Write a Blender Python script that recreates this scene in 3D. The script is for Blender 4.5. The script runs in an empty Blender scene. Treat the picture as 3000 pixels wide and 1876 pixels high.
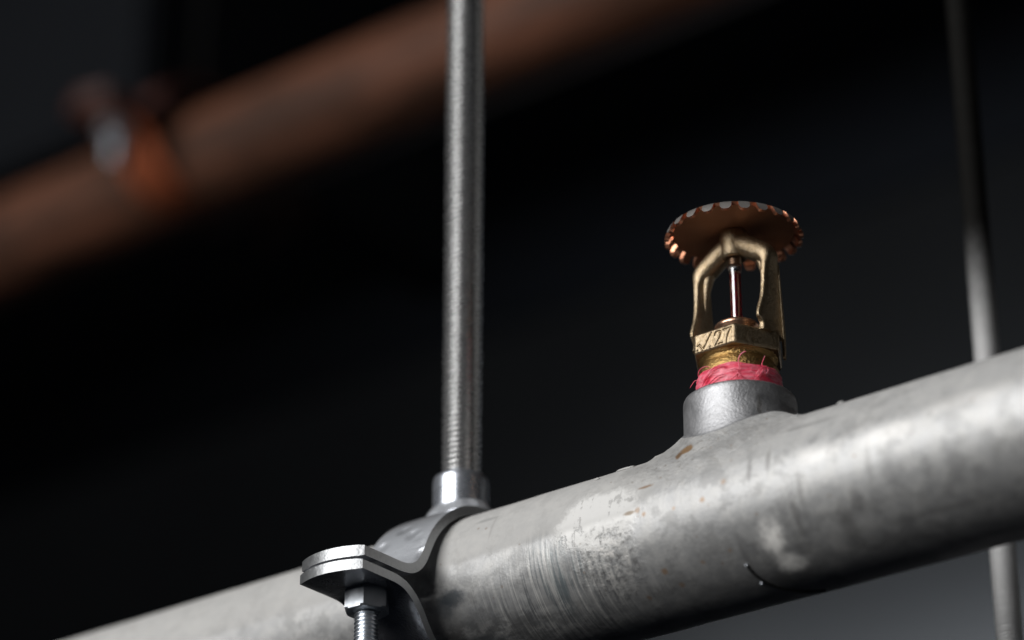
import bpy, bmesh, math, random
from mathutils import Vector, Matrix, noise

random.seed(7)
sc = bpy.context.scene
C = sc.collection
rad = math.radians
PI = math.pi
MM = 0.001
LIFT = Vector((0, 0, 2.0))            # the camera stands two metres above the floor

# ------------------------------------------------------------------ camera
cam_d = bpy.data.cameras.new('camera')
cam = bpy.data.objects.new('camera', cam_d)
C.objects.link(cam)
sc.camera = cam
cam_d.sensor_width = 36.0
cam_d.lens = 100.0
cam_d.clip_start = 0.02
cam_d.clip_end = 50
cam.matrix_world = Matrix((
    (0.999998921, -0.00146878, 0.0, 0),
    (-0.000652982, -0.4445753, -0.89574125, 0),
    (0.00131564, 0.89574028, -0.44457578, 2.0),
    (0, 0, 0, 1)))
cam_d.dof.use_dof = True
cam_d.dof.focus_distance = 0.678
cam_d.dof.aperture_fstop = 5.8
cam_d.dof.aperture_blades = 0

# ------------------------------------------------------------------ the axes of the pipework
D = Vector((0.78261907, -0.62250092, 0))        # along the pipes, towards the right and the camera
N = Vector((-0.62250092, -0.78261907, 0))       # level, out of the pipe towards the open side
Z = Vector((0, 0, 1))
P0 = Vector((0.05435311, 0.61583679, 0.25272209)) + LIFT    # pipe axis under the sprinkler
YAW = math.atan2(D.y, D.x)
R = 20.22                                       # pipe radius, mm

# ------------------------------------------------------------------ world and lamps
w = bpy.data.worlds.new('World')
sc.world = w
w.use_nodes = True
w.node_tree.nodes['Background'].inputs[0].default_value = (0.55, 0.65, 0.9, 1)
w.node_tree.nodes['Background'].inputs[1].default_value = 0.006


def area(name, loc, target, sx, sy, power, col):
    l = bpy.data.lights.new(name, 'AREA')
    l.shape = 'RECTANGLE'
    l.size, l.size_y, l.energy, l.color = sx, sy, power, col
    o = bpy.data.objects.new(name, l)
    C.objects.link(o)
    o.location = loc
    o.rotation_euler = (Vector(target) - Vector(loc)).to_track_quat('-Z', 'Y').to_euler()
    return o


# the open side of the hall: daylight from the left, behind the camera
KD = Vector((math.cos(rad(-142)), math.sin(rad(-142)), 0))
kp = P0 + KD * 2.0 + Z * 0.93
area('opening_light', kp, kp - KD, 1.7, 1.7, 58, (1.0, 0.992, 0.98))
# a far opening to the right, behind
fp = P0 + Vector((1.35, 0.45, 0.1))
area('far_opening_light', fp, P0, 0.4, 0.9, 0.4, (1.0, 0.98, 0.94))
# added strip lamp, out of view, that brightens the foot of the back wall
gp = P0 - D * 0.72 - N * 1.43 + Z * 0.42
area('low_fill_light', gp, gp - N * 0.2 + Z * 0.03, 1.0, 0.05, 23.0, (1.0, 1.0, 0.97))

sc.view_settings.view_transform = 'Standard'
sc.view_settings.look = 'None'
sc.view_settings.exposure = 0.0
sc.view_settings.gamma = 1.0

# ------------------------------------------------------------------ node helpers


class NT:
    def __init__(s, name):
        s.m = bpy.data.materials.new(name)
        s.m.use_nodes = True
        s.t = s.m.node_tree
        s.b = s.t.nodes['Principled BSDF']

    def n(s, typ, **kw):
        x = s.t.nodes.new(typ)
        for k, v in kw.items():
            setattr(x, k, v)
        return x

    def put(s, sock, v):
        if hasattr(v, 'is_output') or isinstance(v, bpy.types.NodeSocket):
            s.t.links.new(v, sock)
        else:
            sock.default_value = v

    def math(s, op, a, b=0.0, c=0.0, clamp=False):
        x = s.n('ShaderNodeMath', operation=op, use_clamp=clamp)
        s.put(x.inputs[0], a)
        s.put(x.inputs[1], b)
        if op in ('MULTIPLY_ADD', 'SMOOTH_MIN'):
            s.put(x.inputs[2], c)
        return x.outputs[0]

    def ramp(s, v, lo, hi, a=0.0, b=1.0):
        x = s.n('ShaderNodeMapRange')
        x.interpolation_type = 'SMOOTHSTEP'
        s.put(x.inputs[0], v)
        x.inputs[1].default_value = lo
        x.inputs[2].default_value = hi
        x.inputs[3].default_value = a
        x.inputs[4].default_value = b
        return x.outputs[0]

    def mix(s, f, a, b):
        x = s.n('ShaderNodeMix', data_type='RGBA')
        s.put(x.inputs[0], f)
        s.put(x.inputs[6], a if not isinstance(a, tuple) else (*a, 1))
        s.put(x.inputs[7], b if not isinstance(b, tuple) else (*b, 1))
        return x.outputs[2]

    def noise(s, vec, scale, detail=4, rough=0.55):
        x = s.n('ShaderNodeTexNoise')
        x.inputs['Scale'].default_value = scale
        x.inputs['Detail'].default_value = detail
        x.inputs['Roughness'].default_value = rough
        if vec is not None:
            s.t.links.new(vec, x.inputs['Vector'])
        return x.outputs['Fac']

    def voro(s, vec, scale):
        x = s.n('ShaderNodeTexVoronoi')
        x.inputs['Scale'].default_value = scale
        s.t.links.new(vec, x.inputs['Vector'])
        return x.outputs['Distance'], x.outputs['Color']

    def obj(s):
        return s.n('ShaderNodeTexCoord').outputs['Object']

    def uv(s):
        return s.n('ShaderNodeUVMap', uv_map='UVMap').outputs[0]

    def scale(s, vec, v):
        x = s.n('ShaderNodeVectorMath', operation='MULTIPLY')
        s.t.links.new(vec, x.inputs[0])
        x.inputs[1].default_value = v
        return x.outputs[0]

    def bump(s, h, strength=0.3, dist=0.0002):
        x = s.n('ShaderNodeBump')
        x.inputs['Strength'].default_value = strength
        x.inputs['Distance'].default_value = dist
        s.t.links.new(h, x.inputs['Height'])
        s.t.links.new(x.outputs[0], s.b.inputs['Normal'])

    def set(s, **kw):
        names = dict(col='Base Color', met='Metallic', rough='Roughness', spec='Specular IOR Level',
                     trans='Transmission Weight', ior='IOR', coat='Coat Weight', coatr='Coat Roughness', sub='Subsurface Weight')
        for k, v in kw.items():
            if isinstance(v, tuple) and len(v) == 3:
                v = (*v, 1)
            s.put(s.b.inputs[names[k]], v)
        return s


def blob(k, u, v, cu, cv, ru, rv, soft=0.5, wob=None, wa=0.0):
    """soft elliptical stain in pipe millimetres"""
    a = k.math('MULTIPLY', k.math('SUBTRACT', u, cu), 1 / ru)
    b = k.math('MULTIPLY', k.math('SUBTRACT', v, cv), 1 / rv)
    d = k.math('SQRT', k.math('ADD', k.math('MULTIPLY', a, a), k.math('MULTIPLY', b, b)))
    if wob is not None:
        d = k.math('ADD', d, k.math('MULTIPLY', k.math('SUBTRACT', wob, 0.5), wa))
    return k.ramp(d, 1.0 - soft, 1.0 + soft * 0.3, 1.0, 0.0)


# ------------------------------------------------------------------ materials
def mat_pipe():
    k = NT('galvanised_pipe')
    uv = k.uv()                                   # millimetres / 10
    sep = k.n('ShaderNodeSeparateXYZ')
    k.t.links.new(uv, sep.inputs[0])
    u = k.math('MULTIPLY', sep.outputs[0], 10)
    v = k.math('MULTIPLY', sep.outputs[1], 10)
    ob = k.obj()
    big = k.noise(ob, 55, 4, 0.6)
    mid = k.noise(ob, 260, 5, 0.65)
    fine = k.noise(ob, 1500, 3, 0.6)
    streak = k.noise(k.scale(uv, (9.0, 0.55, 1)), 1.0, 4, 0.6)     # fine rings round the pipe
    streak2 = k.noise(k.scale(uv, (16.0, 0.35, 1)), 1.0, 3, 0.7)
    along = k.noise(k.scale(uv, (0.25, 3.0, 1)), 1.0, 3, 0.5)
    wob = k.noise(k.scale(uv, (1.6, 1.6, 1)), 1.0, 5, 0.7)
    wob2 = k.noise(k.scale(uv, (5.0, 5.0, 1)), 1.0, 5, 0.75)
    col = k.mix(big, (0.33, 0.333, 0.337), (0.49, 0.49, 0.488))
    col = k.mix(k.ramp(mid, 0.35, 0.7, 0.0, 0.4), col, (0.64, 0.63, 0.605))
    mott = k.noise(ob, 140, 6, 0.72)
    col = k.mix(k.ramp(mott, 0.50, 0.60, 0.0, 0.5), col, (0.24, 0.24, 0.24))
    left = k.ramp(u, -22, -6, 1.0, 0.0)
    dv = k.math('SUBTRACT', k.math('ADD', k.math('ABSOLUTE', v), k.math('MULTIPLY', wob, 3.0)), k.math('MULTIPLY', left, 5.0))
    dust = k.ramp(dv, 25.6, 28.6, 1.0, 0.0)
    dusty = k.mix(mid, (0.52, 0.515, 0.50), (0.66, 0.65, 0.63))
    col = k.mix(k.math('MULTIPLY', dust, k.math('MULTIPLY_ADD', left, 0.40, 0.22)), col, dusty)
    # dirt where the pipe was gripped: rings between the clamp and the outlet
    grip = blob(k, u, v, -42, 47, 26, 17, 0.75, wob, 0.8)
    ring = k.ramp(streak, 0.44, 0.62)
    col = k.mix(k.math('MULTIPLY', grip, k.math('MULTIPLY', ring, 0.85)), col, (0.14, 0.15, 0.16))
    ring_l = k.ramp(streak2, 0.55, 0.62)
    col = k.mix(k.math('MULTIPLY', grip, k.math('MULTIPLY', ring_l, 0.8)), col, (0.74, 0.73, 0.70))
    blue = blob(k, u, v, -40, 42, 9, 12, 0.8, wob, 0.9)
    col = k.mix(k.math('MULTIPLY', blue, k.math('MULTIPLY', ring, 0.36)), col, (0.22, 0.29, 0.31))
    low = k.math('MULTIPLY', k.ramp(v, 42, 50), k.ramp(u, -84, -20, 1.0, 0.15))
    blot = k.noise(k.scale(uv, (2.2, 3.4, 1)), 1.0, 4, 0.65)
    col = k.mix(k.math('MULTIPLY', low, k.ramp(blot, 0.44, 0.56, 0.0, 0.75)), col, (0.10, 0.10, 0.10))
    col = k.mix(k.math('MULTIPLY', low, k.ramp(blot, 0.36, 0.44, 0.6, 0.0)), col, (0.70, 0.68, 0.64))
    # pale dried smear
    sm = blob(k, u, v, -28, 30, 13, 8.5, 0.25, wob, 1.3)
    sm = k.math('MULTIPLY', sm, k.ramp(k.math('ADD', k.math('MULTIPLY', wob, 0.75), k.math('MULTIPLY', streak, 0.25)), 0.42, 0.46))
    col = k.mix(k.math('MULTIPLY', sm, 0.9), col, (0.86, 0.855, 0.84))
    # scabby patch
    sc_ = blob(k, u, v, -26, 41, 9, 9, 0.5, wob2, 1.6)
    scm = k.math('MULTIPLY', sc_, k.ramp(wob2, 0.50, 0.58))
    col = k.mix(k.math('MULTIPLY', scm, 0.9), col, (0.72, 0.70, 0.67))
    scd = k.math('MULTIPLY', sc_, k.ramp(wob2, 0.40, 0.46, 1.0, 0.0))
    col = k.mix(k.math('MULTIPLY', scd, 0.6), col, (0.13, 0.125, 0.12))
    # dark smudges beside the clamp
    for cu, cv, ru, rv, a, c in ((-73, 39, 4.5, 2.6, 0.8, (0.07, 0.085, 0.10)), (-76, 41, 4, 3, 0.6, (0.10, 0.12, 0.14)),
                                 (-66, 46, 7, 4, 0.5, (0.16, 0.165, 0.17)), (-70, 52, 9, 3, 0.6, (0.12, 0.13, 0.14)),
                                 (-64, 19, 4.5, 0.8, 0.5, (0.25, 0.25, 0.25)), (-61, 23, 0.5, 4.5, 0.3, (0.3, 0.28, 0.27)),
                                 (-56, 50, 5, 3, 0.5, (0.2, 0.2, 0.2)), (17, 57, 9, 3.5, 0.5, (0.1, 0.1, 0.1))):
        col = k.mix(k.math('MULTIPLY', blob(k, u, v, cu, cv, ru, rv, 0.6, wob2, 1.2), a), col, c)
    # pale grease marks to the right
    for cu, cv, ru, rv, a in ((32, 52, 2.4, 4.0, 0.35), (52, 30, 9, 2.5, 0.3),
                              (70, 27, 12, 2.5, 0.3), (34, 30, 6, 3, 0.25)):
        col = k.mix(k.math('MULTIPLY', blob(k, u, v, cu, cv, ru, rv, 0.7, wob, 1.6), a), col, (0.85, 0.83, 0.80))
    g1 = k.math('MAXIMUM', blob(k, u, v, 17.5, 46, 3.9, 5.0, 0.75, wob, 2.2), blob(k, u, v, 19.0, 53.2, 4.3, 3.2, 0.75, wob, 2.2))
    g1 = k.math('MULTIPLY', g1, k.ramp(wob2, 0.32, 0.5, 0.4, 1.0))
    col = k.mix(g1, col, (0.88, 0.865, 0.83))
    for cu, cv, ru, rv, a in ((25.4, 42, 1.2, 5.0, 0.45), (28, 37, 0.9, 5.0, 0.4), (37, 48, 2.6, 7.0, 0.45), (20, 28, 0.9, 4.0, 0.5),
                              (41, 43, 2.0, 4, 0.35), (15, 29, 0.8, 4.0, 0.5), (26, 20, 4.5, 0.8, 0.45), (33, 20, 5.0, 1.0, 0.35),
                              (60, 50, 16, 1.0, 0.35), (9, 48, 0.9, 6, 0.35), (46, 36, 1.0, 5, 0.3)):
        col = k.mix(k.math('MULTIPLY', blob(k, u, v, cu, cv, ru, rv, 0.7, wob2, 1.4), a), col, (0.14, 0.135, 0.13))
    # dirt on the weld round the outlet
    weld = blob(k, u, v, -2, 17, 30, 11, 0.6, wob, 0.8)
    wsp = k.noise(k.scale(uv, (6.5, 9.0, 1)), 1.0, 5, 0.7)
    col = k.mix(k.math('MULTIPLY', weld, k.ramp(wsp, 0.56, 0.66, 0.0, 0.75)), col, (0.24, 0.21, 0.18))
    col = k.mix(k.math('MULTIPLY', weld, k.ramp(wsp, 0.30, 0.38, 0.7, 0.0)), col, (0.80, 0.79, 0.76))
    # rust specks
    for cu, cv, r_, a in ((-12.5, 46.6, 1.0, 0.9), (-14.4, 32.3, 0.7, 0.8), (-16.2, 30.8, 0.9, 0.7), (-10, 51, 0.9, 0.7), (2, 33, 0.8, 0.8),
                          (-6, 33, 0.6, 0.7), (8, 30, 0.8, 0.6), (-2, 47, 0.7, 0.6), (-20, 52, 0.8, 0.7), (6, 46, 0.6, 0.6)):
        col = k.mix(k.math('MULTIPLY', blob(k, u, v, cu, cv, r_, r_, 0.6, wob2, 1.5), a), col, (0.36, 0.25, 0.17))
    col = k.mix(blob(k, u, v, -5.3, 16.0, 2.0, 1.5, 0.35, wob2, 1.6), col, (0.30, 0.19, 0.10))
    col = k.mix(blob(k, u, v, -7.3, 17.0, 1.1, 1.3, 0.35, wob2, 1.6), col, (0.22, 0.14, 0.08))
    col = k.mix(k.math('MULTIPLY', blob(k, u, v, -14.4, 24.9, 2.4, 0.45, 0.5, wob2, 0.8), 0.9), col, (0.30, 0.2, 0.13))
    col = k.mix(k.math('MULTIPLY', blob(k, u, v, -18.5, 31.0, 2.0, 0.6, 0.5, wob2, 1.0), 0.8), col, (0.36, 0.28, 0.2))
    sd, scol = k.voro(k.scale(uv, (3.2, 3.2, 1)), 1.0)
    spk = k.math('MULTIPLY', k.ramp(sd, 0.10, 0.16, 1.0, 0.0), k.ramp(wob, 0.52, 0.6))
    col = k.mix(k.math('MULTIPLY', spk, 0.55), col, (0.27, 0.20, 0.15))
    k.set(col=col)
    r_ = k.math('ADD', k.math('MULTIPLY', mid, 0.25), 0.36)
    r_ = k.math('ADD', r_, k.math('MULTIPLY', sm, 0.25))
    # dust that settled on the upper side makes it matt
    k.set(rough=k.math('ADD', r_, k.math('MULTIPLY', dust, k.math('SUBTRACT', 0.35, k.math('MULTIPLY', weld, 0.33)))))
    k.set(met=k.math('MULTIPLY', k.math('SUBTRACT', 1.0, k.math('MAXIMUM', g1, k.math('MULTIPLY', dust, k.math('SUBTRACT', 0.75, k.math('MULTIPLY', weld, 0.45))))), 0.55))
    h = k.math('ADD', k.math('MULTIPLY', fine, 0.25), k.math('MULTIPLY', mid, 0.6))
    h = k.math('ADD', h, k.math('MULTIPLY', k.math('MULTIPLY', streak, grip), 1.2))
    h = k.math('ADD', h, k.math('MULTIPLY', k.math('MULTIPLY', wob2, sc_), 2.0))
    h = k.math('ADD', h, k.math('MULTIPLY', sm, 0.8))
    h = k.math('ADD', h, k.math('MULTIPLY', k.math('MULTIPLY', wsp, weld), 3.0))
    k.bump(h, 0.45, 0.0003)
    return k.m


def mat_cast_steel():
    k = NT('cast_outlet_steel')
    ob = k.obj()
    f = k.noise(ob, 1300, 3, 0.7)
    m_ = k.noise(ob, 300, 4, 0.65)
    big = k.noise(k.scale(ob, (1, 1, 0.35)), 330, 3, 0.5)
    col = k.mix(m_, (0.31, 0.315, 0.33), (0.50, 0.50, 0.51))
    col = k.mix(k.math('MULTIPLY', k.ramp(big, 0.66, 0.76), 0.7), col, (0.2, 0.19, 0.18))
    col = k.mix(k.ramp(f, 0.68, 0.74), col, (0.26, 0.17, 0.1))
    k.set(col=col, met=0.9, rough=k.math('ADD', k.math('MULTIPLY', m_, 0.3), 0.36))
    k.bump(k.math('ADD', k.math('MULTIPLY', f, 0.9), k.math('MULTIPLY', m_, 0.7)), 0.5, 0.0003)
    return k.m


def mat_brass():
    k = NT('cast_brass')
    ob = k.obj()
    f = k.noise(ob, 2600, 2, 0.6)
    g = k.noise(ob, 1100, 3, 0.7)
    m_ = k.noise(ob, 180, 4, 0.6)
    col = k.mix(m_, (0.34, 0.262, 0.17), (0.52, 0.415, 0.285))
    col = k.mix(k.ramp(g, 0.3, 0.6, 0.6, 0.0), col, (0.28, 0.19, 0.09))
    k.set(col=col, met=0.97, rough=k.math('ADD', k.math('MULTIPLY', g, 0.25), 0.29))
    k.bump(k.math('ADD', f, k.math('MULTIPLY', g, 0.8)), 0.6, 0.00025)
    return k.m


def mat_brass_neck():
    k = NT('brass_neck')
    ob = k.obj()
    g = k.noise(ob, 1500, 3, 0.7)
    m_ = k.noise(ob, 200, 3, 0.6)
    col = k.mix(m_, (0.42, 0.25, 0.085), (0.58, 0.38, 0.15))
    k.set(col=col, met=0.95, rough=k.math('ADD', k.math('MULTIPLY', g, 0.25), 0.22))
    k.bump(g, 0.7, 0.0005)
    return k.m


def mat_copper(name, a, b, rough, met=0.97, bump=0.2):
    k = NT(name)
    ob = k.obj()
    m_ = k.noise(ob, 220, 4, 0.65)
    f = k.noise(ob, 1400, 3, 0.6)
    k.set(col=k.mix(m_, a, b), met=met, rough=k.math('ADD', k.math('MULTIPLY', f, 0.15), rough))
    k.bump(k.math('ADD', f, m_), bump, 0.0002)
    return k.m


def mat_zinc(name, a=(0.60, 0.61, 0.63), b=(0.74, 0.75, 0.77), rough=0.2, met=0.95, bump=0.15, nscale=350):
    k = NT(name)
    ob = k.obj()
    m_ = k.noise(ob, nscale, 4, 0.6)
    f = k.noise(ob, 1600, 2, 0.6)
    k.set(col=k.mix(m_, a, b), met=met, rough=k.math('ADD', k.math('MULTIPLY', m_, 0.14), rough - 0.05))
    k.bump(k.math('ADD', k.math('MULTIPLY', f, 0.4), m_), bump, 0.0002)
    return k.m


def mat_dark_topped_rod():
    k = NT('zinc_rod_dark_upper')
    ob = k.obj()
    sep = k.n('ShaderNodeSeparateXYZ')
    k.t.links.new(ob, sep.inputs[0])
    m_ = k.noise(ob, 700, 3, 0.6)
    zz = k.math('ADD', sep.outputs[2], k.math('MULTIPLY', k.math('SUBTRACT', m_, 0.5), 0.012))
    f = k.ramp(zz, 0.146, 0.200)  # upper darkness put into the colour: zinc turns near black up the rod
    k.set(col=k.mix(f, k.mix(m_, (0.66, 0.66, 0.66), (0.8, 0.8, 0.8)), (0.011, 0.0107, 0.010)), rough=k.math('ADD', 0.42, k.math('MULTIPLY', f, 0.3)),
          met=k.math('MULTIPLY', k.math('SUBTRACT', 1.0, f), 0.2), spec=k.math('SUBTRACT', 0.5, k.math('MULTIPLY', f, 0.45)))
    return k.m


def mat_clamp():
    k = NT('zinc_clamp')
    ob = k.obj()
    m_ = k.noise(ob, 90, 3, 0.5)
    f = k.noise(ob, 900, 3, 0.6)
    d_, c_ = k.voro(ob, 160)
    col = k.mix(m_, (0.57, 0.595, 0.64), (0.68, 0.705, 0.745))
    k.set(coat=0.9, coatr=0.12, col=col, met=0.35, rough=k.math('ADD', k.math('MULTIPLY', f, 0.12), 0.24))
    k.bump(k.math('ADD', k.math('MULTIPLY', k.ramp(d_, 0.0, 0.5), 1.2), k.math('MULTIPLY', f, 0.2)), 0.8, 0.0012)
    return k.m


def mat_plain(name, a, b, rough, met=0.0, scale=60, bump=0.2, dist=0.0005, spec=0.5):
    k = NT(name)
    ob = k.obj()
    m_ = k.noise(ob, scale, 5, 0.6)
    k.set(col=k.mix(m_, a, b), met=met, rough=rough, spec=spec)
    k.bump(m_, bump, dist)
    return k.m


def mat_oxide():
    k = NT('red_oxide_paint')
    ob = k.obj()
    a_ = k.noise(k.scale(ob, (0.35, 1.6, 1.6)), 34, 4, 0.6)
    m_ = k.noise(ob, 90, 4, 0.6)
    col = k.mix(k.ramp(a_, 0.40, 0.58), (0.058, 0.028, 0.018), (0.135, 0.056, 0.033))
    col = k.mix(k.ramp(m_, 0.58, 0.7, 0.0, 0.5), col, (0.05, 0.028, 0.02))
    k.set(col=col, rough=0.5, spec=0.22)
    k.bump(m_, 0.3, 0.0006)
    return k.m


def mat_tape():
    k = NT('pink_thread_tape')
    ob = k.obj()
    m_ = k.noise(k.scale(ob, (1, 1, 4)), 260, 4, 0.6)
    k.set(col=k.mix(k.ramp(m_, 0.3, 0.7), (0.88, 0.05, 0.12), (1.0, 0.29, 0.37)), rough=0.38, sub=0.2)
    k.b.inputs['Subsurface Radius'].default_value = (0.004, 0.001, 0.001)
    k.b.inputs['Subsurface Scale'].default_value = 0.4
    k.bump(m_, 0.6, 0.0004)
    return k.m


def mat_glass():
    k = NT('clear_glass')
    k.set(col=(1, 1, 1), rough=0.02, trans=1.0, ior=1.5, coat=1.0, coatr=0.02)
    k.b.inputs['Coat IOR'].default_value = 2.1
    return k.m


def mat_liquid():
    k = NT('red_liquid')
    ob = k.obj()
    m_ = k.noise(ob, 300, 3, 0.6)
    k.set(col=k.mix(m_, (0.22, 0.001, 0.005), (0.32, 0.003, 0.009)), rough=0.05, trans=0.55, ior=1.40, coat=1.0, coatr=0.03)
    return k.m


M = dict(pipe=mat_pipe(), cast=mat_cast_steel(), brass=mat_brass(), neck=mat_brass_neck(),
         copper=mat_copper('copper_underside', (0.50, 0.21, 0.095), (0.60, 0.31, 0.19), 0.36, 0.65),
         tooth=mat_copper('bare_copper_tooth', (0.70, 0.30, 0.17), (0.82, 0.40, 0.25), 0.30),
         dust=mat_copper('dusty_copper_top', (0.15, 0.14, 0.13), (0.22, 0.205, 0.195), 0.5, 0.35, 0.4),
         screw=mat_copper('bronze_screw', (0.30, 0.19, 0.12), (0.42, 0.28, 0.19), 0.25),
         seat=mat_copper('copper_seat', (0.62, 0.36, 0.24), (0.72, 0.45, 0.32), 0.22),
         tape=mat_tape(), glass=mat_glass(), liquid=mat_liquid(),
         rod2=mat_dark_topped_rod(), rod=mat_zinc('zinc_rod', (0.50, 0.50, 0.50), (0.68, 0.68, 0.68), 0.25, 0.85, 0.05, 400),
         chrome=mat_zinc('bright_zinc', (0.62, 0.66, 0.74), (0.70, 0.74, 0.80), 0.26, 0.85, 0.1),
         clamp=mat_clamp(), clampm=mat_zinc('bare_zinc_strip', (0.34, 0.35, 0.38), (0.46, 0.47, 0.50), 0.24, 0.95, 0.6, 160), edge=mat_zinc('cut_steel_edge', (0.30, 0.31, 0.32), (0.46, 0.47, 0.48), 0.35, 0.85, 0.4, 800),
         bolt=mat_zinc('zinc_bolt', (0.58, 0.62, 0.67), (0.70, 0.74, 0.79), 0.28, 0.8, 0.2),
         oxide=mat_oxide(),
         orange=mat_plain('orange_primer', (0.40, 0.10, 0.042), (0.50, 0.135, 0.055), 0.5),
         dark_oxide=mat_plain('dark_red_paint', (0.05, 0.016, 0.012), (0.07, 0.022, 0.016), 0.6),
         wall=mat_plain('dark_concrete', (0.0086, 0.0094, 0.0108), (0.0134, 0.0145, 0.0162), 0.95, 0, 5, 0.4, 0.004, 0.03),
         duct=mat_plain('dull_added_box', (0.0042, 0.005, 0.0068), (0.007, 0.0082, 0.0105), 0.7, 0, 9, 0.3, 0.002, 0.1),
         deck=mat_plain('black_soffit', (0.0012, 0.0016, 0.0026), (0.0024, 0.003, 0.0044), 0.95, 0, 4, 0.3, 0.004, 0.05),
         black=mat_plain('thin_black_line', (0.006, 0.006, 0.006), (0.012, 0.012, 0.012), 0.8, 0, 60, 0.2, 0.0005, 0.1))

# ------------------------------------------------------------------ mesh helpers (millimetres in, metres out)


def finish(name, bm, mats, parent=None, smooth=True, recalc=True, angle=None):
    if recalc:
        bmesh.ops.recalc_face_normals(bm, faces=bm.faces)
    me = bpy.data.meshes.new(name)
    if smooth:
        for f in bm.faces:
            f.smooth = True
    bm.to_mesh(me)
    bm.free()
    if not isinstance(mats, (list, tuple)):
        mats = [mats]
    for m in mats:
        me.materials.append(m)
    if smooth and angle:
        me.set_sharp_from_angle(angle=rad(angle))
    o = bpy.data.objects.new(name, me)
    C.objects.link(o)
    if parent:
        o.parent = parent
    return o


def empty(name, label, cat, loc, rz=0.0, group=None):
    o = bpy.data.objects.new(name, None)
    C.objects.link(o)
    o.empty_display_size = 0.01
    o.location = loc
    o.rotation_euler = (0, 0, rz)
    o['label'] = label
    o['category'] = cat
    if group:
        o['group'] = group
    return o


def grid_faces(bm, rows, closed_u=True, closed_v=False, mat=0):
    nr, nc = len(rows), len(rows[0])
    fs = []
    for i in range(nr if closed_v else nr - 1):
        for j in range(nc if closed_u else nc - 1):
            q = [rows[i][j], rows[i][(j + 1) % nc], rows[(i + 1) % nr][(j + 1) % nc], rows[(i + 1) % nr][j]]
            try:
                f = bm.faces.new(q)
                f.material_index = mat
                fs.append(f)
            except ValueError:
                pass
    return fs


def lathe(bm, prof, seg=48, cap0=True, cap1=True, jig=None, mat=0, cx=0.0, cy=0.0):
    rows = []
    for r, z in prof:
        row = []
        for j in range(seg):
            a = 2 * PI * j / seg
            rr, zz = (r, z) if jig is None else jig(r, z, a)
            row.append(bm.verts.new(((cx + rr * math.cos(a)) * MM, (cy + rr * math.sin(a)) * MM, zz * MM)))
        rows.append(row)
    grid_faces(bm, rows, True, False, mat)
    if cap0:
        bm.faces.new(list(reversed(rows[0]))).material_index = mat
    if cap1:
        bm.faces.new(rows[-1]).material_index = mat


def tube(bm, pts, r, seg=8, mat=0):
    pts = [Vector(p) for p in pts]
    rows = []
    for i, p in enumerate(pts):
        t = (pts[min(i + 1, len(pts) - 1)] - pts[max(i - 1, 0)]).normalized()
        x = t.cross(Vector((0.31, 0.2, 0.93)))
        if x.length < 1e-4:
            x = t.cross(Vector((1, 0, 0)))
        x.normalize()
        y = t.cross(x)
        ri = r[i] if isinstance(r, (list, tuple)) else r
        rows.append([bm.verts.new((p + x * ri * math.cos(2 * PI * j / seg) + y * ri * math.sin(2 * PI * j / seg)) * MM) for j in range(seg)])
    grid_faces(bm, rows, True, False, mat)
    bm.faces.new(list(reversed(rows[0]))).material_index = mat
    bm.faces.new(rows[-1]).material_index = mat


def threaded(bm, r, pitch, z0, z1, seg=28, depth=None, cx=0.0, cy=0.0, mat=0):
    """a real helical thread: the ring rows climb one pitch per turn"""
    depth = depth or pitch * 0.55
    prof = [(0.0, r), (0.16, r), (0.46, r - depth), (0.62, r - depth)]
    turns = int((z1 - z0) / pitch)
    rows = []
    jr = random.Random(int(r * 100))
    for k in range(turns):
        jd = depth * 0.18 * jr.random() ** 3
        for f, rr in prof:
            row = []
            rr = rr - jd if rr == r else rr
            for j in range(seg):
                a = 2 * PI * j / seg
                row.append(bm.verts.new(((cx + rr * math.cos(a)) * MM, (cy + rr * math.sin(a)) * MM, (z0 + (k + f + j / seg) * pitch) * MM)))
            rows.append(row)
    for i in range(len(rows) - 1):
        for j in range(seg):
            if j < seg - 1:
                q = [rows[i][j], rows[i][j + 1], rows[i + 1][j + 1], rows[i + 1][j]]
            else:
                i2, i3 = i + 4, i + 5
                if i3 >= len(rows):
                    continue
                q = [rows[i][j], rows[i2][0], rows[i3][0], rows[i + 1][j]]
            bm.faces.new(q).material_index = mat


def smoothpoly(pts, n=6, closed=False):
    """Catmull-Rom through the points"""
    out = []
    P = [Vector(p) for p in pts]
    m = len(P)
    for i in range(m - 1):
        a, b, c, d = P[max(i - 1, 0)], P[i], P[i + 1], P[min(i + 2, m - 1)]
        for k in range(n):
            t = k / n
            out.append(0.5 * ((2 * b) + (c - a) * t + (2 * a - 5 * b + 4 * c - d) * t * t + (3 * b - a - 3 * c + d) * t * t * t))
    out.append(P[-1])
    return out


# ------------------------------------------------------------------ setting: back wall and soffit
def sheet(name, mat, o, ax, ay, sx, sy, nrm, thick):
    bm = bmesh.new()
    vs = []
    for k in (0, 1):
        for a, b in ((0, 0), (1, 0), (1, 1), (0, 1)):
            vs.append(bm.verts.new(o + ax * (sx * a) + ay * (sy * b) + nrm * (thick * k)))
    for f in ((0, 1, 2, 3), (7, 6, 5, 4), (0, 4, 5, 1), (1, 5, 6, 2), (2, 6, 7, 3), (3, 7, 4, 0)):
        bm.faces.new([vs[i] for i in f])
    ob = finish(name, bm, mat, smooth=False)
    ob['kind'] = 'structure'
    return ob


WALL_S = 1.55
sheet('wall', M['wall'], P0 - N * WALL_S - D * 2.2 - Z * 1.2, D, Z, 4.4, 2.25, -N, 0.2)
sheet('ceiling', M['deck'], P0 - N * (WALL_S + 0.2) - D * 2.2 + Z * 1.055, D, N, 4.4, 2.6, Z, 0.15)

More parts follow.
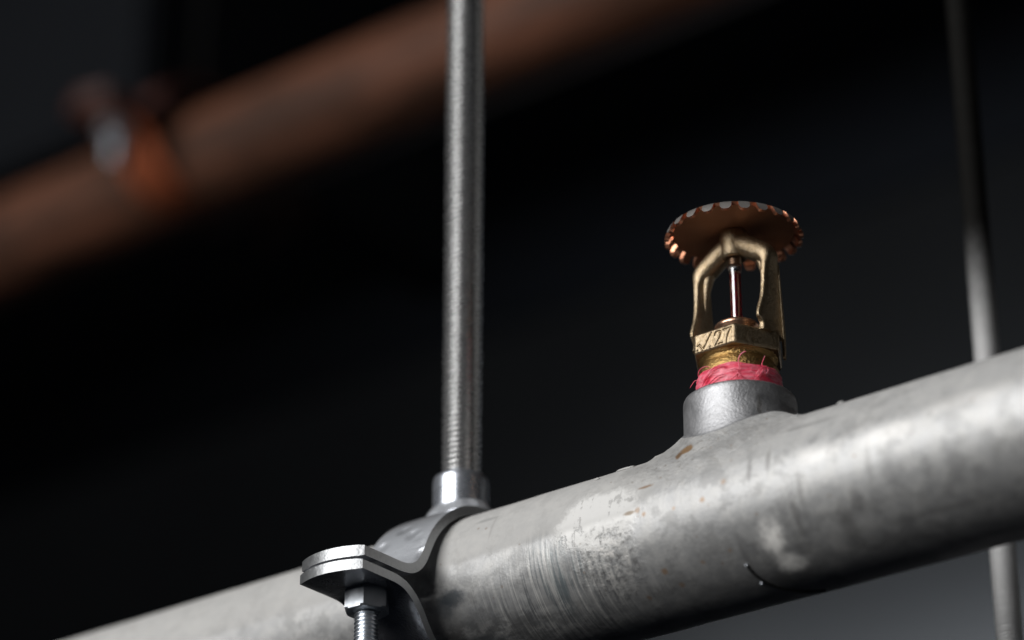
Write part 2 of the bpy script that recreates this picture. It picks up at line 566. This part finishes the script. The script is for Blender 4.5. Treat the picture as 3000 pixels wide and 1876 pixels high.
# ------------------------------------------------------------------ the steel pipe
pipe = empty('steel_pipe', 'thick dull galvanised steel pipe rising to the right, carrying the brass sprinkler', 'pipe', P0, YAW)


def pipe_surface():
    bm = bmesh.new()
    uvl = bm.loops.layers.uv.new('UVMap')
    seg, t0, t1 = 96, -520, 260
    rows = []
    nt = 196
    for i in range(nt + 1):
        t = t0 + (t1 - t0) * i / nt
        row = []
        for j in range(seg + 1):
            a = -PI + 2 * PI * j / seg
            p = Vector((t * 0.02, math.sin(a) * 1.6, math.cos(a) * 1.6))
            rr = R + 0.09 * noise.noise(p * 3.0) + 0.05 * noise.noise(p * 9.0)
            # local axes: X along the pipe, -Y towards the camera side
            row.append((bm.verts.new((t * MM, -rr * math.sin(a) * MM, rr * math.cos(a) * MM)) if j < seg else row[0][0], t, a))
        rows.append(row)
    for i in range(nt):
        for j in range(seg):
            q = [rows[i][j], rows[i][j + 1], rows[i + 1][j + 1], rows[i + 1][j]]
            f = bm.faces.new([x[0] for x in q])
            for lp, x in zip(f.loops, q):
                lp[uvl].uv = (x[1] / 10, R * x[2] / 10)
    return bm


finish('pipe_body', pipe_surface(), M['pipe'], pipe)

COL_TOP = 31.2


def outlet():
    """welded outlet: saddle flare that grows out of the pipe, collar, chamfered rim and bore"""
    bm = bmesh.new()
    uvl = bm.loops.layers.uv.new('UVMap')
    seg = 96
    rows = []
    r0 = 13.6
    NF = 14
    for i in range(NF + 1):
        s = i / NF                                   # 0 at the foot, 1 at the collar
        row = []
        for j in range(seg):
            a = 2 * PI * j / seg
            ca, sa = abs(math.cos(a)), abs(math.sin(a))
            wl = 11.5 * ca ** 2 + 5.4 * sa ** 2       # width of the flare
            h = 4.2 * ca ** 2 + 4.0 * sa ** 2
            wl *= 1 + 0.16 * noise.noise(Vector((math.cos(a) * 2, math.sin(a) * 2, 3))) + 0.10 * noise.noise(Vector((math.cos(a) * 6, math.sin(a) * 6, 5)))
            rr = r0 + wl * (1 - s) ** 1.0
            yy = rr * math.sin(a)
            base = math.sqrt(max(R * R - yy * yy, 0)) - 0.25 + 0.75 * min(1, s * 4)
            z = base + (h - 0.5) * s ** 2.3
            q_ = Vector((rr * math.cos(a), yy, 1.0))
            z += (0.65 * noise.noise(q_ * 0.33) + 0.42 * noise.noise(q_ * 0.9)) * min(1, 3 * s) * (1 - s * s)
            row.append(bm.verts.new((rr * math.cos(a) * MM, yy * MM, z * MM)))
        rows.append(row)
    for z, r in ((27.0, 13.6), (28.2, 13.62), (29.4, 13.62), (30.3, 13.58), (30.8, 13.35), (31.1, 12.9), (COL_TOP, 12.3), (COL_TOP, 10.4), (29.0, 10.2)):
        row = []
        for j in range(seg):
            a = 2 * PI * j / seg
            k = 0.10 * noise.noise(Vector((math.cos(a) * 3, math.sin(a) * 3, z * 0.3)))
            row.append(bm.verts.new(((r + k) * math.cos(a) * MM, (r + k) * math.sin(a) * MM, (z + (0.1 * k if z > 30 else 0)) * MM)))
        rows.append(row)
    fl = grid_faces(bm, rows, True, False)
    for n_, f in enumerate(fl):
        i = n_ // seg
        f.material_index = 0 if i < NF - 1 else 1
        for lp in f.loops:
            x, y, z = lp.vert.co / MM
            lp[uvl].uv = (x / 10, R * math.atan2(-y, z) / 10)
    return bm


finish('outlet_collar', outlet(), [M['pipe'], M['cast']], pipe)

# a thin black curved line on the pipe under the grease mark
bm = bmesh.new()
pts = []
for i in range(12):
    s = i / 11
    a = rad(143 + 48 * s)
    t = 8.4 + 0.6 * s + 10 * s * s
    pts.append((t, -(R + 0.25) * math.sin(a), (R + 0.25) * math.cos(a)))
tube(bm, smoothpoly(pts, 3), 0.28, 6)
finish('thin_black_line', bm, M['black'], pipe)
bm = bmesh.new()
bmesh.ops.create_icosphere(bm, subdivisions=2, radius=0.45 * MM, matrix=Matrix.Translation(Vector((8.7, -(R + 0.2) * math.sin(rad(160)), (R + 0.2) * math.cos(rad(160)))) * MM))
bmesh.ops.create_icosphere(bm, subdivisions=2, radius=0.35 * MM, matrix=Matrix.Translation(Vector((8.2, -(R + 0.2) * math.sin(rad(143)), (R + 0.2) * math.cos(rad(143)))) * MM))
finish('water_bead', bm, M['chrome'], pipe)

# flakes of scale along the top of the pipe
for t, a, rx, ry in ((-27, 31, 2.2, 0.7), (-24.5, 33, 1.2, 0.6), (34, 30, 0.9, 0.6), (21, 28, 1.0, 0.7), (-33, 40, 0.8, 0.5)):
    bm = bmesh.new()
    bmesh.ops.create_icosphere(bm, subdivisions=3, radius=1.0)
    for v in bm.verts:
        k = 1 + 0.35 * noise.noise(v.co * 1.7 + Vector((t, 0, 0)))
        v.co = Vector((v.co.x * rx * k, v.co.y * ry * k, v.co.z * 0.32 * k)) * MM
    uvl = bm.loops.layers.uv.new('UVMap')
    for f in bm.faces:
        for lp in f.loops:
            lp[uvl].uv = (t / 10, R * rad(a) / 10)
    fo = finish('scale_flake', bm, M['pipe'], pipe)
    fo.location = Vector((t, -(R + 0.12) * math.sin(rad(a)), (R + 0.12) * math.cos(rad(a)))) * MM
    fo.rotation_euler = (rad(a), 0, 0)

# ------------------------------------------------------------------ the sprinkler (origin at the collar rim)
spr = empty('fire_sprinkler', 'upright brass fire sprinkler with toothed copper deflector, screwed into the collar on the pipe', 'sprinkler',
            P0 + Z * (COL_TOP * MM), rad(-38.3))

# neck below the hexagon
bm = bmesh.new()
lathe(bm, [(9.6, -1.5), (9.7, 3.0), (9.8, 6.2), (9.7, 7.0), (9.3, 8.0), (8.8, 8.8), (8.6, 9.3), (8.9, 9.9), (9.7, 10.5), (9.8, 10.9)], 64)
finish('neck', bm, M['neck'], spr)

# hexagon with lettering cut into the face that looks left; corners at 0, 60, ... degrees
HR = 11.7


def seg_dist(p, a, b):
    ax, ay = a
    dx, dy = b[0] - ax, b[1] - ay
    L = dx * dx + dy * dy
    t = 0 if L == 0 else max(0, min(1, ((p[0] - ax) * dx + (p[1] - ay) * dy) / L))
    return math.hypot(p[0] - ax - dx * t, p[1] - ay - dy * t)


def strokes():
    S = []

    def pl(pts):
        for a, b in zip(pts, pts[1:]):
            S.append((a, b))
    # face coordinates: x 0..11.7 from left to right, y 0..4.9
    pl([(0.95, 0.75), (1.05, 0.75)])                                     # dot
    pl([(1.2, 2.0), (1.6, 2.1), (1.9, 1.7), (2.6, 0.55), (5.1, 4.3)])   # tick
    pl([(4.6, 0.75), (4.75, 0.75)])                                     # dot
    pl([(6.1, 3.4), (6.4, 4.0), (7.0, 4.2), (7.7, 3.9), (7.85, 3.2), (7.5, 2.4), (6.7, 1.4), (6.3, 0.75), (8.1, 0.75)])   # 2
    pl([(8.7, 4.1), (10.7, 4.1), (10.1, 3.0), (9.6, 1.8), (9.35, 0.7)])  # 7
    return S


STR = strokes()


def hexagon():
    bm = bmesh.new()
    z0, z1 = 10.4, 15.5
    H = z1 - z0
    for k in range(6):
        a0, a1 = rad(60 * k), rad(60 * k + 60)
        A = Vector((HR * math.cos(a0), HR * math.sin(a0), 0))
        B = Vector((HR * math.cos(a1), HR * math.sin(a1), 0))
        nm = Vector((math.cos((a0 + a1) / 2), math.sin((a0 + a1) / 2), 0))
        text = (k == 4)                                # corners at 240 and 300: the lit face
        nx, nz = (150, 62) if text else (24, 10)
        rows = []
        for i in range(nz + 1):
            row = []
            for j in range(nx + 1):
                fx, fz = j / nx, i / nz
                p = A.lerp(B, fx) + Vector((0, 0, z0 + H * fz))
                ex = min(fx, 1 - fx) * HR
                ez = min(fz, 1 - fz) * H
                r_ = 0.55
                d = 0.0
                if ex < r_:
                    d += 0.22 * (1 - ex / r_) ** 2
                if ez < r_:
                    d += 0.32 * (1 - ez / r_) ** 2
                d += 0.035 * noise.noise(p * 0.9)
                if text:
                    q = (fx * HR, fz * H)
                    ds = min(seg_dist(q, a, b) for a, b in STR)
                    wv = 0.26
                    if ds < 0.5:
                        d += 0.26 * max(0, 1 - (ds / wv) ** 2) if ds < wv else 0
                        if wv <= ds:
                            d -= 0.045 * (1 - (ds - wv) / (0.5 - wv))
                row.append(bm.verts.new((p - nm * d) * MM))
            rows.append(row)
        grid_faces(bm, rows, False, False)
    bmesh.ops.remove_doubles(bm, verts=bm.verts, dist=0.09 * MM) if False else None
    for zz, flip in ((z0 + 0.02, True), (z1 - 0.02, False)):
        vs = [bm.verts.new((Vector((math.cos(rad(60 * k)), math.sin(rad(60 * k)), 0)) * (HR - 0.35) + Vector((0, 0, zz))) * MM) for k in range(6)]
        bm.faces.new(vs)
    return bm


def fill_gaps(bm):
    return bm


finish('hexagon', hexagon(), M['brass'], spr, angle=40)

# valve seat above the hexagon
bm = bmesh.new()
lathe(bm, [(5.0, 15.0), (5.0, 18.6), (5.45, 19.0), (5.5, 19.7), (5.2, 20.1), (4.2, 20.35), (2.2, 20.5), (1.9, 21.3), (1.2, 21.4)], 48)
finish('valve_seat', bm, M['seat'], spr)

# arms
STN = [(9.5, 14.9, 1.5, 4.4), (9.55, 15.9, 1.3, 4.2), (9.6, 16.8, 1.1, 4.2), (9.6, 17.5, 1.0, 4.9), (9.6, 18.0, 0.95, 5.6), (9.6, 18.8, 0.95, 5.75),
       (9.6, 20.0, 0.95, 5.4), (9.65, 21.8, 0.95, 4.7), (9.7, 24.0, 0.95, 3.9), (9.75, 27.0, 0.95, 3.35), (9.8, 31.0, 1.0, 3.05),
       (9.85, 33.2, 1.25, 2.9), (9.75, 34.8, 1.75, 2.75), (9.35, 36.2, 2.35, 2.85), (8.35, 37.4, 2.6, 2.85), (6.8, 38.5, 2.7, 2.85),
       (5.1, 39.75, 2.75, 2.85), (3.4, 40.9, 2.75, 2.85), (1.2, 42.2, 2.5, 2.7)]


def arm(side):
    bm = bmesh.new()
    cs = [Vector(s) for s in STN]
    st = []
    for i in range(len(cs) - 1):
        for k in range(3):
            t = k / 3
            a, b, c, d = cs[max(i - 1, 0)], cs[i], cs[i + 1], cs[min(i + 2, len(cs) - 1)]
            st.append(0.5 * ((2 * b) + (c - a) * t + (2 * a - 5 * b + 4 * c - d) * t * t + (3 * b - a - 3 * c + d) * t ** 3))
    st.append(cs[-1])
    rows = []
    seg = 36
    for i, s in enumerate(st):
        a, b = st[max(i - 1, 0)], st[min(i + 1, len(st) - 1)]
        tx, tz = b[0] - a[0], b[1] - a[1]
        L = math.hypot(tx, tz)
        nx, nz = tz / L, -tx / L                         # outward normal in the arm's plane
        up = min(1, max(0, (s[1] - 31) / 6))
        ex = 3.4 * (1 - up) + 2.2 * up
        row = []
        for j in range(seg):
            th = 2 * PI * j / seg
            c_, s_ = math.cos(th), math.sin(th)
            x = s[2] * math.copysign(abs(c_) ** (2 / ex), c_)
            y = s[3] * math.copysign(abs(s_) ** (2 / ex), s_)
            q = Vector(((s[0] + nx * x), y, s[1] + nz * x))
            q += 0.07 * Vector((noise.noise(q * 0.8), noise.noise(q * 0.8 + Vector((9, 0, 0))), noise.noise(q * 0.8 + Vector((0, 7, 0)))))
            row.append(bm.verts.new(Vector((q.x * side, q.y * side, q.z)) * MM))
        rows.append(row)
    grid_faces(bm, rows, True, False)
    bm.faces.new(rows[0])
    bm.faces.new(rows[-1])
    # spine on the inner side that dies away downwards
    rows = []
    for ro, z, hr, wv in ((7.4, 37.6, 1.8, 1.7), (8.0, 35.2, 1.6, 1.5), (8.5, 32.5, 1.15, 1.15), (8.8, 29.5, 0.75, 0.8), (9.1, 26.0, 0.35, 0.45), (9.3, 24.0, 0.1, 0.2)):
        rows.append([bm.verts.new(Vector(((ro + hr * math.cos(2 * PI * j / 16)) * side, wv * math.sin(2 * PI * j / 16) * side, z)) * MM) for j in range(16)])
    grid_faces(bm, rows, True, False)
    # casting flash that runs down past the hexagon
    pf = [(2.4, 34.5), (2.8, 28), (3.3, 20.5), (3.5, 16), (3.5, 9.7), (4.2, 9.5), (4.3, 16), (4.0, 20.5), (3.3, 28), (2.7, 34.5)]
    lo = [bm.verts.new(Vector(((10.35) * side, y, z)) * MM) for y, z in pf]
    hi = [bm.verts.new(Vector(((10.95) * side, y, z)) * MM) for y, z in pf]
    m = len(pf)
    for i in range(m):
        bm.faces.new([lo[i], lo[(i + 1) % m], hi[(i + 1) % m], hi[i]])
    for i in range(4):
        bm.faces.new([lo[i], lo[i + 1], lo[m - 2 - i], lo[m - 1 - i]])
        bm.faces.new([hi[i], hi[i + 1], hi[m - 2 - i], hi[m - 1 - i]])
    return bm


for s in (1, -1):
    finish('frame_arm', arm(s), M['brass'], spr, angle=50)

# boss that the arms meet in
bm = bmesh.new()
lathe(bm, [(1.7, 39.2), (1.9, 38.4), (2.75, 38.3), (3.1, 38.8), (3.35, 40.2), (3.5, 42.2), (3.55, 43.8), (3.4, 44.8), (3.3, 45.6)], 48)
finish('boss', bm, M['brass'], spr)

# screw that presses on the bulb
bm = bmesh.new()
prof = [(0.9, 36.3), (1.45, 36.5)]
z = 36.6
while z < 39.3:
    prof += [(1.65, z), (1.65, z + 0.2), (1.45, z + 0.32), (1.45, z + 0.5)]
    z += 0.62
lathe(bm, prof, 32)
finish('compression_screw', bm, M['screw'], spr)

# glass bulb with red liquid
bm = bmesh.new()
lathe(bm, [(0.6, 20.6), (1.0, 20.7), (1.36, 21.2), (1.42, 22.5), (1.42, 33.6), (1.48, 34.2), (1.6, 34.9), (1.63, 35.5), (1.5, 36.2), (1.15, 36.7), (0.6, 36.95), (0.15, 37.0)], 40)
bulb = finish('glass_bulb', bm, M['glass'], spr)
bm = bmesh.new()
lathe(bm, [(0.5, 20.9), (0.9, 21.1), (1.06, 21.6), (1.08, 23), (1.08, 33.4), (1.12, 34.0), (1.0, 34.25), (0.5, 34.1)], 40)
finish('liquid', bm, M['liquid'], bulb)

# deflector: plate with bent teeth
NTOOTH = 23


def deflector():
    bm = bmesh.new()
    zt = 46.4
    seg = NTOOTH * 6
    prof = [(2.4, zt - 0.9), (6, zt - 0.9), (11, zt - 0.85), (14.2, zt - 0.95), (14.9, zt - 1.05)]
    rows_b = []
    for r, z in prof:
        rows_b.append([bm.verts.new((r * math.cos(2 * PI * j / seg) * MM, r * math.sin(2 * PI * j / seg) * MM, z * MM)) for j in range(seg)])
    grid_faces(bm, rows_b, True, False, 0)
    rows_t = []
    for r, z in [(0.2, zt + 0.5), (2.0, zt + 0.5), (2.4, zt), (11, zt + 0.05), (14.4, zt), (15.4, zt - 0.3)]:
        rows_t.append([bm.verts.new((r * math.cos(2 * PI * j / seg) * MM, r * math.sin(2 * PI * j / seg) * MM, z * MM)) for j in range(seg)])
    grid_faces(bm, rows_t, True, False, 1)
    bm.faces.new(rows_t[0]).material_index = 1
    e = grid_faces(bm, [rows_b[-1], rows_t[-1]], True, False, 2)
    return bm, zt


bm, ZT = deflector()
dfl = finish('deflector', bm, [M['copper'], M['dust'], M['tooth']], spr, angle=35)


def tooth(i):
    """one bent tooth: root on the plate rim, tip turned down"""
    bm = bmesh.new()
    a0 = 2 * PI * i / NTOOTH
    rng = random.Random(100 + i)
    wdt = 2 * PI / NTOOTH * (0.60 + 0.05 * rng.random())
    dn = 0.12 * (rng.random() - 0.5)
    outer = [(14.7, ZT - 0.02), (15.5, ZT - 0.32), (16.25, ZT - 0.9), (16.8, ZT - 1.9 + dn), (17.0, ZT - 2.9 + dn)]
    inner = [(14.4, ZT - 0.92), (14.95, ZT - 1.12), (15.45, ZT - 1.5), (15.85, ZT - 2.2 + dn), (16.05, ZT - 3.1 + dn)]
    rows = []
    nw = 6
    taper = [1.0, 1.0, 1.0, 0.95, 0.84]
    for ring_ in (outer, inner):
        g = []
        for q, (r, z) in enumerate(ring_):
            row = []
            for j in range(nw + 1):
                s = j / nw - 0.5
                wv = wdt * taper[q]
                zz = z + (0.55 * (2 * s) ** 4 if q == 4 else 0)
                a = a0 + s * wv
                row.append(bm.verts.new((r * math.cos(a) * MM, r * math.sin(a) * MM, zz * MM)))
            g.append(row)
        rows.append(g)
    o_, i_ = rows
    grid_faces(bm, o_, False, False, 1)
    grid_faces(bm, i_, False, False, 2)
    grid_faces(bm, [o_[-1], i_[-1]], False, False, 2)
    grid_faces(bm, [o_[0], i_[0]], False, False, 2)
    for e in (0, nw):
        grid_faces(bm, [[r[e] for r in o_], [r[e] for r in i_]], False, False, 2)
    return bm


for i in range(NTOOTH):
    finish('tooth', tooth(i), [M['copper'], M['dust'], M['tooth']], dfl, angle=35)


# thread tape: an uneven wrap with folds, then loose shreds
def tape_shape(r, z, a):
    p = Vector((math.cos(a) * 4.5, math.sin(a) * 4.5, z * 1.1))
    q = Vector((math.cos(a) * 11, math.sin(a) * 11, z * 2.4))
    k = 0.24 * noise.noise(p) + 0.12 * noise.noise(q)
    ridge = 0.2 * abs(math.sin(2.6 * z + 1.4 * noise.noise(p * 0.5) + 1.2 * math.sin(a)))
    return r + k + ridge, z + (0.55 * noise.noise(p * 0.55 + Vector((3, 1, 0))) if z > 4 else 0.15 * noise.noise(p))


bm = bmesh.new()
prof = [(9.5, 5.9), (9.85, 5.7), (10.05, 5.3)] + [(10.1 + 0.15 * math.sin(PI * (1 - k / 18)), 5.0 - 6.2 * k / 18) for k in range(19)]
lathe(bm, list(reversed(prof)), 160, True, True, tape_shape)
tape = finish('thread_tape', bm, M['tape'], spr)


def shred(pts, r=0.16):
    bm = bmesh.new()
    P = smoothpoly(pts, 5)
    n_ = len(P)
    r *= 0.62
    tube(bm, P, [r * (1.1 - 0.8 * abs(2 * i / (n_ - 1) - 1) ** 3) for i in range(n_)], 6)
    finish('loose_shred', bm, M['tape'], tape)


def on(azw, r, z):
    """azimuth in the world, degrees"""
    a = rad(azw + 38.3)
    return (r * math.cos(a), r * math.sin(a), z)


shred([on(-96, 10.6, 3.3), on(-94, 11.0, 4.2), on(-95, 11.2, 5.4), on(-93, 11.5, 6.8), on(-88, 11.9, 7.6), on(-86, 12.0, 7.5)], 0.24)
shred([on(-94, 10.6, 3.2), on(-99, 11.0, 3.6), on(-104, 11.0, 3.5), on(-110, 10.8, 3.6)], 0.2)
shred([on(-72, 10.6, 1.6), on(-69, 11.0, 2.9), on(-64, 11.4, 4.2), on(-66, 11.3, 5.0), on(-63, 11.3, 6.6), on(-62, 11.5, 7.4)], 0.2)
shred([on(-74, 10.6, 1.9), on(-70, 11.2, 3.4), on(-62, 11.5, 4.6), on(-58, 11.5, 3.9), on(-60, 11.3, 2.9)], 0.2)
shred([on(-70, 10.8, 1.4), on(-66, 11.3, 2.6), on(-62, 11.4, 3.8)], 0.26)
shred([on(-76, 10.8, 1.0), on(-71, 11.2, 1.9), on(-67, 11.4, 2.9), on(-65, 11.5, 3.8)], 0.22)
shred([on(-150, 10.6, 3.2), on(-155, 11.1, 4.4), on(-150, 11.4, 5.6), on(-140, 11.2, 5.9), on(-132, 10.9, 5.2)], 0.15)
shred([on(-152, 10.7, 3.0), on(-160, 11.4, 3.8), on(-166, 11.8, 3.3), on(-170, 12.2, 2.6)], 0.13)
shred([on(-150, 10.7, 1.6), on(-140, 11.2, 2.6), on(-131, 11.2, 3.9), on(-122, 11.0, 4.4)], 0.26)
shred([on(-148, 10.7, 2.6), on(-138, 11.1, 3.4), on(-130, 11.0, 4.7), on(-120, 10.9, 5.0), on(-112, 10.9, 4.7)], 0.28)
shred([on(-142, 10.7, 0.8), on(-132, 11.1, 1.4), on(-122, 11.1, 2.4), on(-112, 10.9, 2.6)], 0.3)
shred([on(-108, 10.6, 0.9), on(-101, 11.1, 1.5), on(-96, 11.2, 2.3), on(-92, 11.2, 1.6), on(-86, 10.9, 1.1)], 0.26)
shred([on(-98, 10.7, 1.4), on(-96, 11.1, 2.4), on(-97, 11.2, 3.2)], 0.2)

# ------------------------------------------------------------------ the pipe clamp
CT = -86.0


def band(bm, outer, width, thick, tip=2.5, mat_face=0, mat_edge=1):
    """sheet-metal strip along a profile (n, z) in the clamp's cross-section; the first point is the free end"""
    P = [Vector((p[0], p[1])) for p in outer]
    nP = len(P)
    inn = []
    for i in range(nP):
        t = (P[min(i + 1, nP - 1)] - P[max(i - 1, 0)]).normalized()
        inn.append(P[i] + Vector((-t.y, t.x)) * thick)
    nw = 14
    L = [0]
    for a, b in zip(P, P[1:]):
        L.append(L[-1] + (b - a).length)
    gro, gri = [], []
    for g, pr in ((gro, P), (gri, inn)):
        for i in range(nP):
            row = []
            for j in range(nw + 1):
                s = 2 * j / nw - 1
                p = pr[i].copy()
                # rounded free end
                fall = max(0, 1 - L[i] / 12)
                d0 = (P[1] - P[0]).normalized()
                p += d0 * (tip * s * s + 0.5 * s) * fall
                edge = 0.18 if abs(s) > 0.99 else 0
                if edge:
                    p = p + (inn[i] - P[i]).normalized() * (edge if pr is P else -edge)
                x = s * width / 2
                row.append(bm.verts.new((x * MM, -p.x * MM, p.y * MM)))
            g.append(row)
    grid_faces(bm, gro, False, False, mat_face)
    grid_faces(bm, gri, False, False, mat_face)
    for e in (0, nw):
        grid_faces(bm, [[r[e] for r in gro], [r[e] for r in gri]], False, False, mat_edge)
    for e in (0, -1):
        grid_faces(bm, [gro[e], gri[e]], False, False, mat_edge)


UPPER = [(50, -1.0), (46, -1.0), (42, -1.0), (38, -1.0), (35, -1.0), (32.5, -0.9), (30.2, -0.4), (28.2, 0.8), (26.6, 2.8), (25.3, 5.4), (24.0, 8.2), (22.2, 11.2),
         (19.4, 14.6), (15.6, 17.9), (10.8, 20.8), (5.5, 22.5), (0, 23.1)]
LOWER = [(50.6, -7.3), (46, -7.3), (42, -7.3), (38, -7.3), (34.8, -7.45), (32, -8.2), (29.4, -9.9), (27.2, -12.3), (25.2, -15.2), (22.8, -18.2), (19.6, -21.0),
         (15.0, -23.4), (9.5, -24.6), (4.5, -24.9), (0, -25.0)]


def make_clamp(name, label, loc, rz, mats, group, bolt_z=-34.0):
    root = empty(name, label, 'pipe clamp', loc, rz, group)
    for nm, prof, th in (('upper_band', UPPER, -2.9), ('lower_band', LOWER, 2.7)):
        bm = bmesh.new()
        pf = [Vector((p[0], p[1], 0)) for p in prof]
        sm = smoothpoly([(p.x, p.y, 0) for p in pf], 4)
        front = [(p.x, p.y) for p in sm]
        # the strip runs on over the far side, mirrored
        full = front + [(-x, y) for x, y in reversed(front[:-1])]
        half1 = full[:len(front) + 2]
        # offset direction: upper strip grows inwards (down), lower strip grows inwards (up)
        sgn = th
        band(bm, front, 19.0, -sgn if False else (2.8 if nm == 'upper_band' else -2.6))
        band(bm, [(-x, y) for x, y in front], 19.0, (-2.9 if nm == 'upper_band' else 2.7), 2.5, 2, 2)
        o = finish(nm, bm, [mats['band'] if nm == 'lower_band' else mats['upper'], mats['edge'], mats['far_band']], root, angle=40)
    # bolt through the ears on the near side
    for sgn in (1, -1):
        bm = bmesh.new()
        cy = -35.0 * sgn
        threaded(bm, 3.0, 1.0, bolt_z, -12.0, 24, 0.62, 0, cy)
        lathe(bm, [(2.5, bolt_z - 0.5), (2.5, -12)], 20, True, False, None, 0, 0, cy)
        b = finish('bolt', bm, mats['bolt'] if sgn > 0 else mats['far'], root, angle=45)
        bm = bmesh.new()
        rows = []
        for rr, zz in ((4.9, -12.6), (5.25, -12.4), (5.75, -12.0), (5.75, -7.7), (5.4, -7.25)):
            row = []
            for j in range(36):
                a = 2 * PI * j / 36
                hx = 5.75 * math.cos(PI / 6) / math.cos((a % (PI / 3)) - PI / 6)
                r_ = min(rr * (1.0 if rr < 5.7 else 1.2), hx)
                row.append(bm.verts.new((r_ * math.cos(a + rad(3)) * MM, (cy + r_ * math.sin(a + rad(3))) * MM, zz * MM)))
            rows.append(row)
        grid_faces(bm, rows, True, False)
        bm.faces.new(rows[0])
        bm.faces.new(rows[-1])
        finish('hex_nut', bm, mats['bolt'] if sgn > 0 else mats['far'], root, angle=30)
        bm = bmesh.new()
        rows = []
        for rr, zz in ((5.75, -0.95), (5.75, 3.0), (5.2, 3.5)):
            row = []
            for j in range(6):
                a = 2 * PI * j / 6
                row.append(bm.verts.new((rr * math.cos(a) * MM, (cy + rr * math.sin(a)) * MM, zz * MM)))
            rows.append(row)
        grid_faces(bm, rows, True, False)
        bm.faces.new(rows[0])
        bm.faces.new(rows[-1])
        if sgn < 0:
            finish('bolt_head', bm, mats['bolt'], root, smooth=False)
        else:
            bm.free()
    return root


zinc = dict(band=M['clampm'], edge=M['edge'], bolt=M['bolt'], far=M['bolt'], upper=M['clamp'], far_band=M['clamp'])
clamp = make_clamp('pipe_clamp', 'shiny zinc split clamp bolted round the galvanised pipe below the threaded rod', P0 + D * (CT * MM), YAW, zinc, 'split clamps holding the pipes')
# socket for the rod, with its weld
bm = bmesh.new()
lathe(bm, [(5.0, 33.3), (5.3, 33.9), (6.6, 34.0), (7.0, 33.7), (7.2, 33.1), (7.22, 32), (7.22, 24), (7.2, 22.5)][::-1], 64)
sock = finish('rod_socket', bm, M['chrome'], clamp, angle=50)
bm = bmesh.new()


def weld_j(r, z, a):
    # sits down over the ring
    y = r * math.sin(a)
    k = 0.35 * noise.noise(Vector((math.cos(a) * 3, math.sin(a) * 3, z)))
    drop = 22.9 - math.sqrt(max(23.0 ** 2 - y * y, 1))
    return r + k, z - drop + 0.2 * k


lathe(bm, [(9.3, 22.6), (9.2, 23.4), (8.7, 24.4), (8.0, 25.2), (7.3, 26.0), (7.0, 26.2)], 64, True, True, weld_j)
finish('weld_bead', bm, M['clamp'], clamp)

# ------------------------------------------------------------------ threaded rods
rod = empty('threaded_rod', 'zinc threaded rod standing in the clamp socket, left of the sprinkler', 'threaded rod', P0 + D * (CT * MM) + Z * 0.0300)
bm = bmesh.new()
threaded(bm, 5.0, 1.5, 0, 760, 28, 0.85)
finish('thread', bm, M['rod'], rod, angle=60)

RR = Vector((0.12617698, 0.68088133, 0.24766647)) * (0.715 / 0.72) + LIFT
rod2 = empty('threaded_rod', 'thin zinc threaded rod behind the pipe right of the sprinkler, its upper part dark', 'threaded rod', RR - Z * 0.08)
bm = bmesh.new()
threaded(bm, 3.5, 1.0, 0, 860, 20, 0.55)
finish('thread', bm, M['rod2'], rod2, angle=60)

# ------------------------------------------------------------------ the brown pipe behind
BS = 1.35                       # how much farther it hangs than 1.1 m
B0 = Vector((-0.11890075, 0.95499455, 0.55012443)) * BS + LIFT
brown = empty('brown_pipe', 'brown painted pipe out of focus above and behind the galvanised one', 'pipe', B0 - Z * 0.013, YAW)
bm = bmesh.new()
rows = []
for i in range(41):
    t = -700 + 1550 * i / 40
    rows.append([bm.verts.new((t * MM, 27.8 * math.cos(2 * PI * j / 48) * MM, 27.8 * math.sin(2 * PI * j / 48) * MM)) for j in range(48)])
grid_faces(bm, rows)
finish('pipe_body', bm, M['oxide'], brown)

redm = dict(band=M['orange'], edge=M['dark_oxide'], bolt=M['bolt'], far=M['dark_oxide'], upper=M['dark_oxide'], far_band=M['dark_oxide'])
bc = make_clamp('pipe_clamp', 'blurred orange primed clamp with a bright bolt round the brown pipe', B0 - D * 0.006 - Z * 0.002, YAW, redm, 'split clamps holding the pipes', -22.0)
bc.scale = (1.36, 1.62, 1.49)
bm = bmesh.new()
lathe(bm, [(1.8, 22), (1.8, 250)], 24)
finish('hanger_rod', bm, M['black'], bc)

# ------------------------------------------------------------------ a dull duct-shaped box added for the paler upper left corner
duct = empty('added_duct_shaped_box', 'added dull grey duct-shaped box, blurred, in the upper left corner above the brown pipe', 'air duct', Vector((-0.288, 1.404, 0.770)) + LIFT, YAW)


def added_box_mesh(x0, x1, y0, y1, z0, z1):
    bm = bmesh.new()
    bmesh.ops.create_cube(bm, size=1.0, matrix=Matrix.Translation(((x0 + x1) / 2, (y0 + y1) / 2, (z0 + z1) / 2)) @ Matrix.Diagonal((x1 - x0, y1 - y0, z1 - z0, 1)))
    bmesh.ops.bevel(bm, geom=bm.edges[:], offset=0.004, segments=2, affect='EDGES')
    return bm


finish('added_box_body', added_box_mesh(-0.7, 0.10, 0.0, 0.24, 0.02, 0.26), M['duct'], duct, angle=40)
finish('added_box_flange', added_box_mesh(0.10, 0.125, -0.015, 0.255, 0.005, 0.275), M['duct'], duct, angle=40)
for x in (-0.22, -0.55):
    finish('added_box_seam', added_box_mesh(x, x + 0.02, -0.006, 0.246, 0.014, 0.266), M['duct'], duct, angle=40)
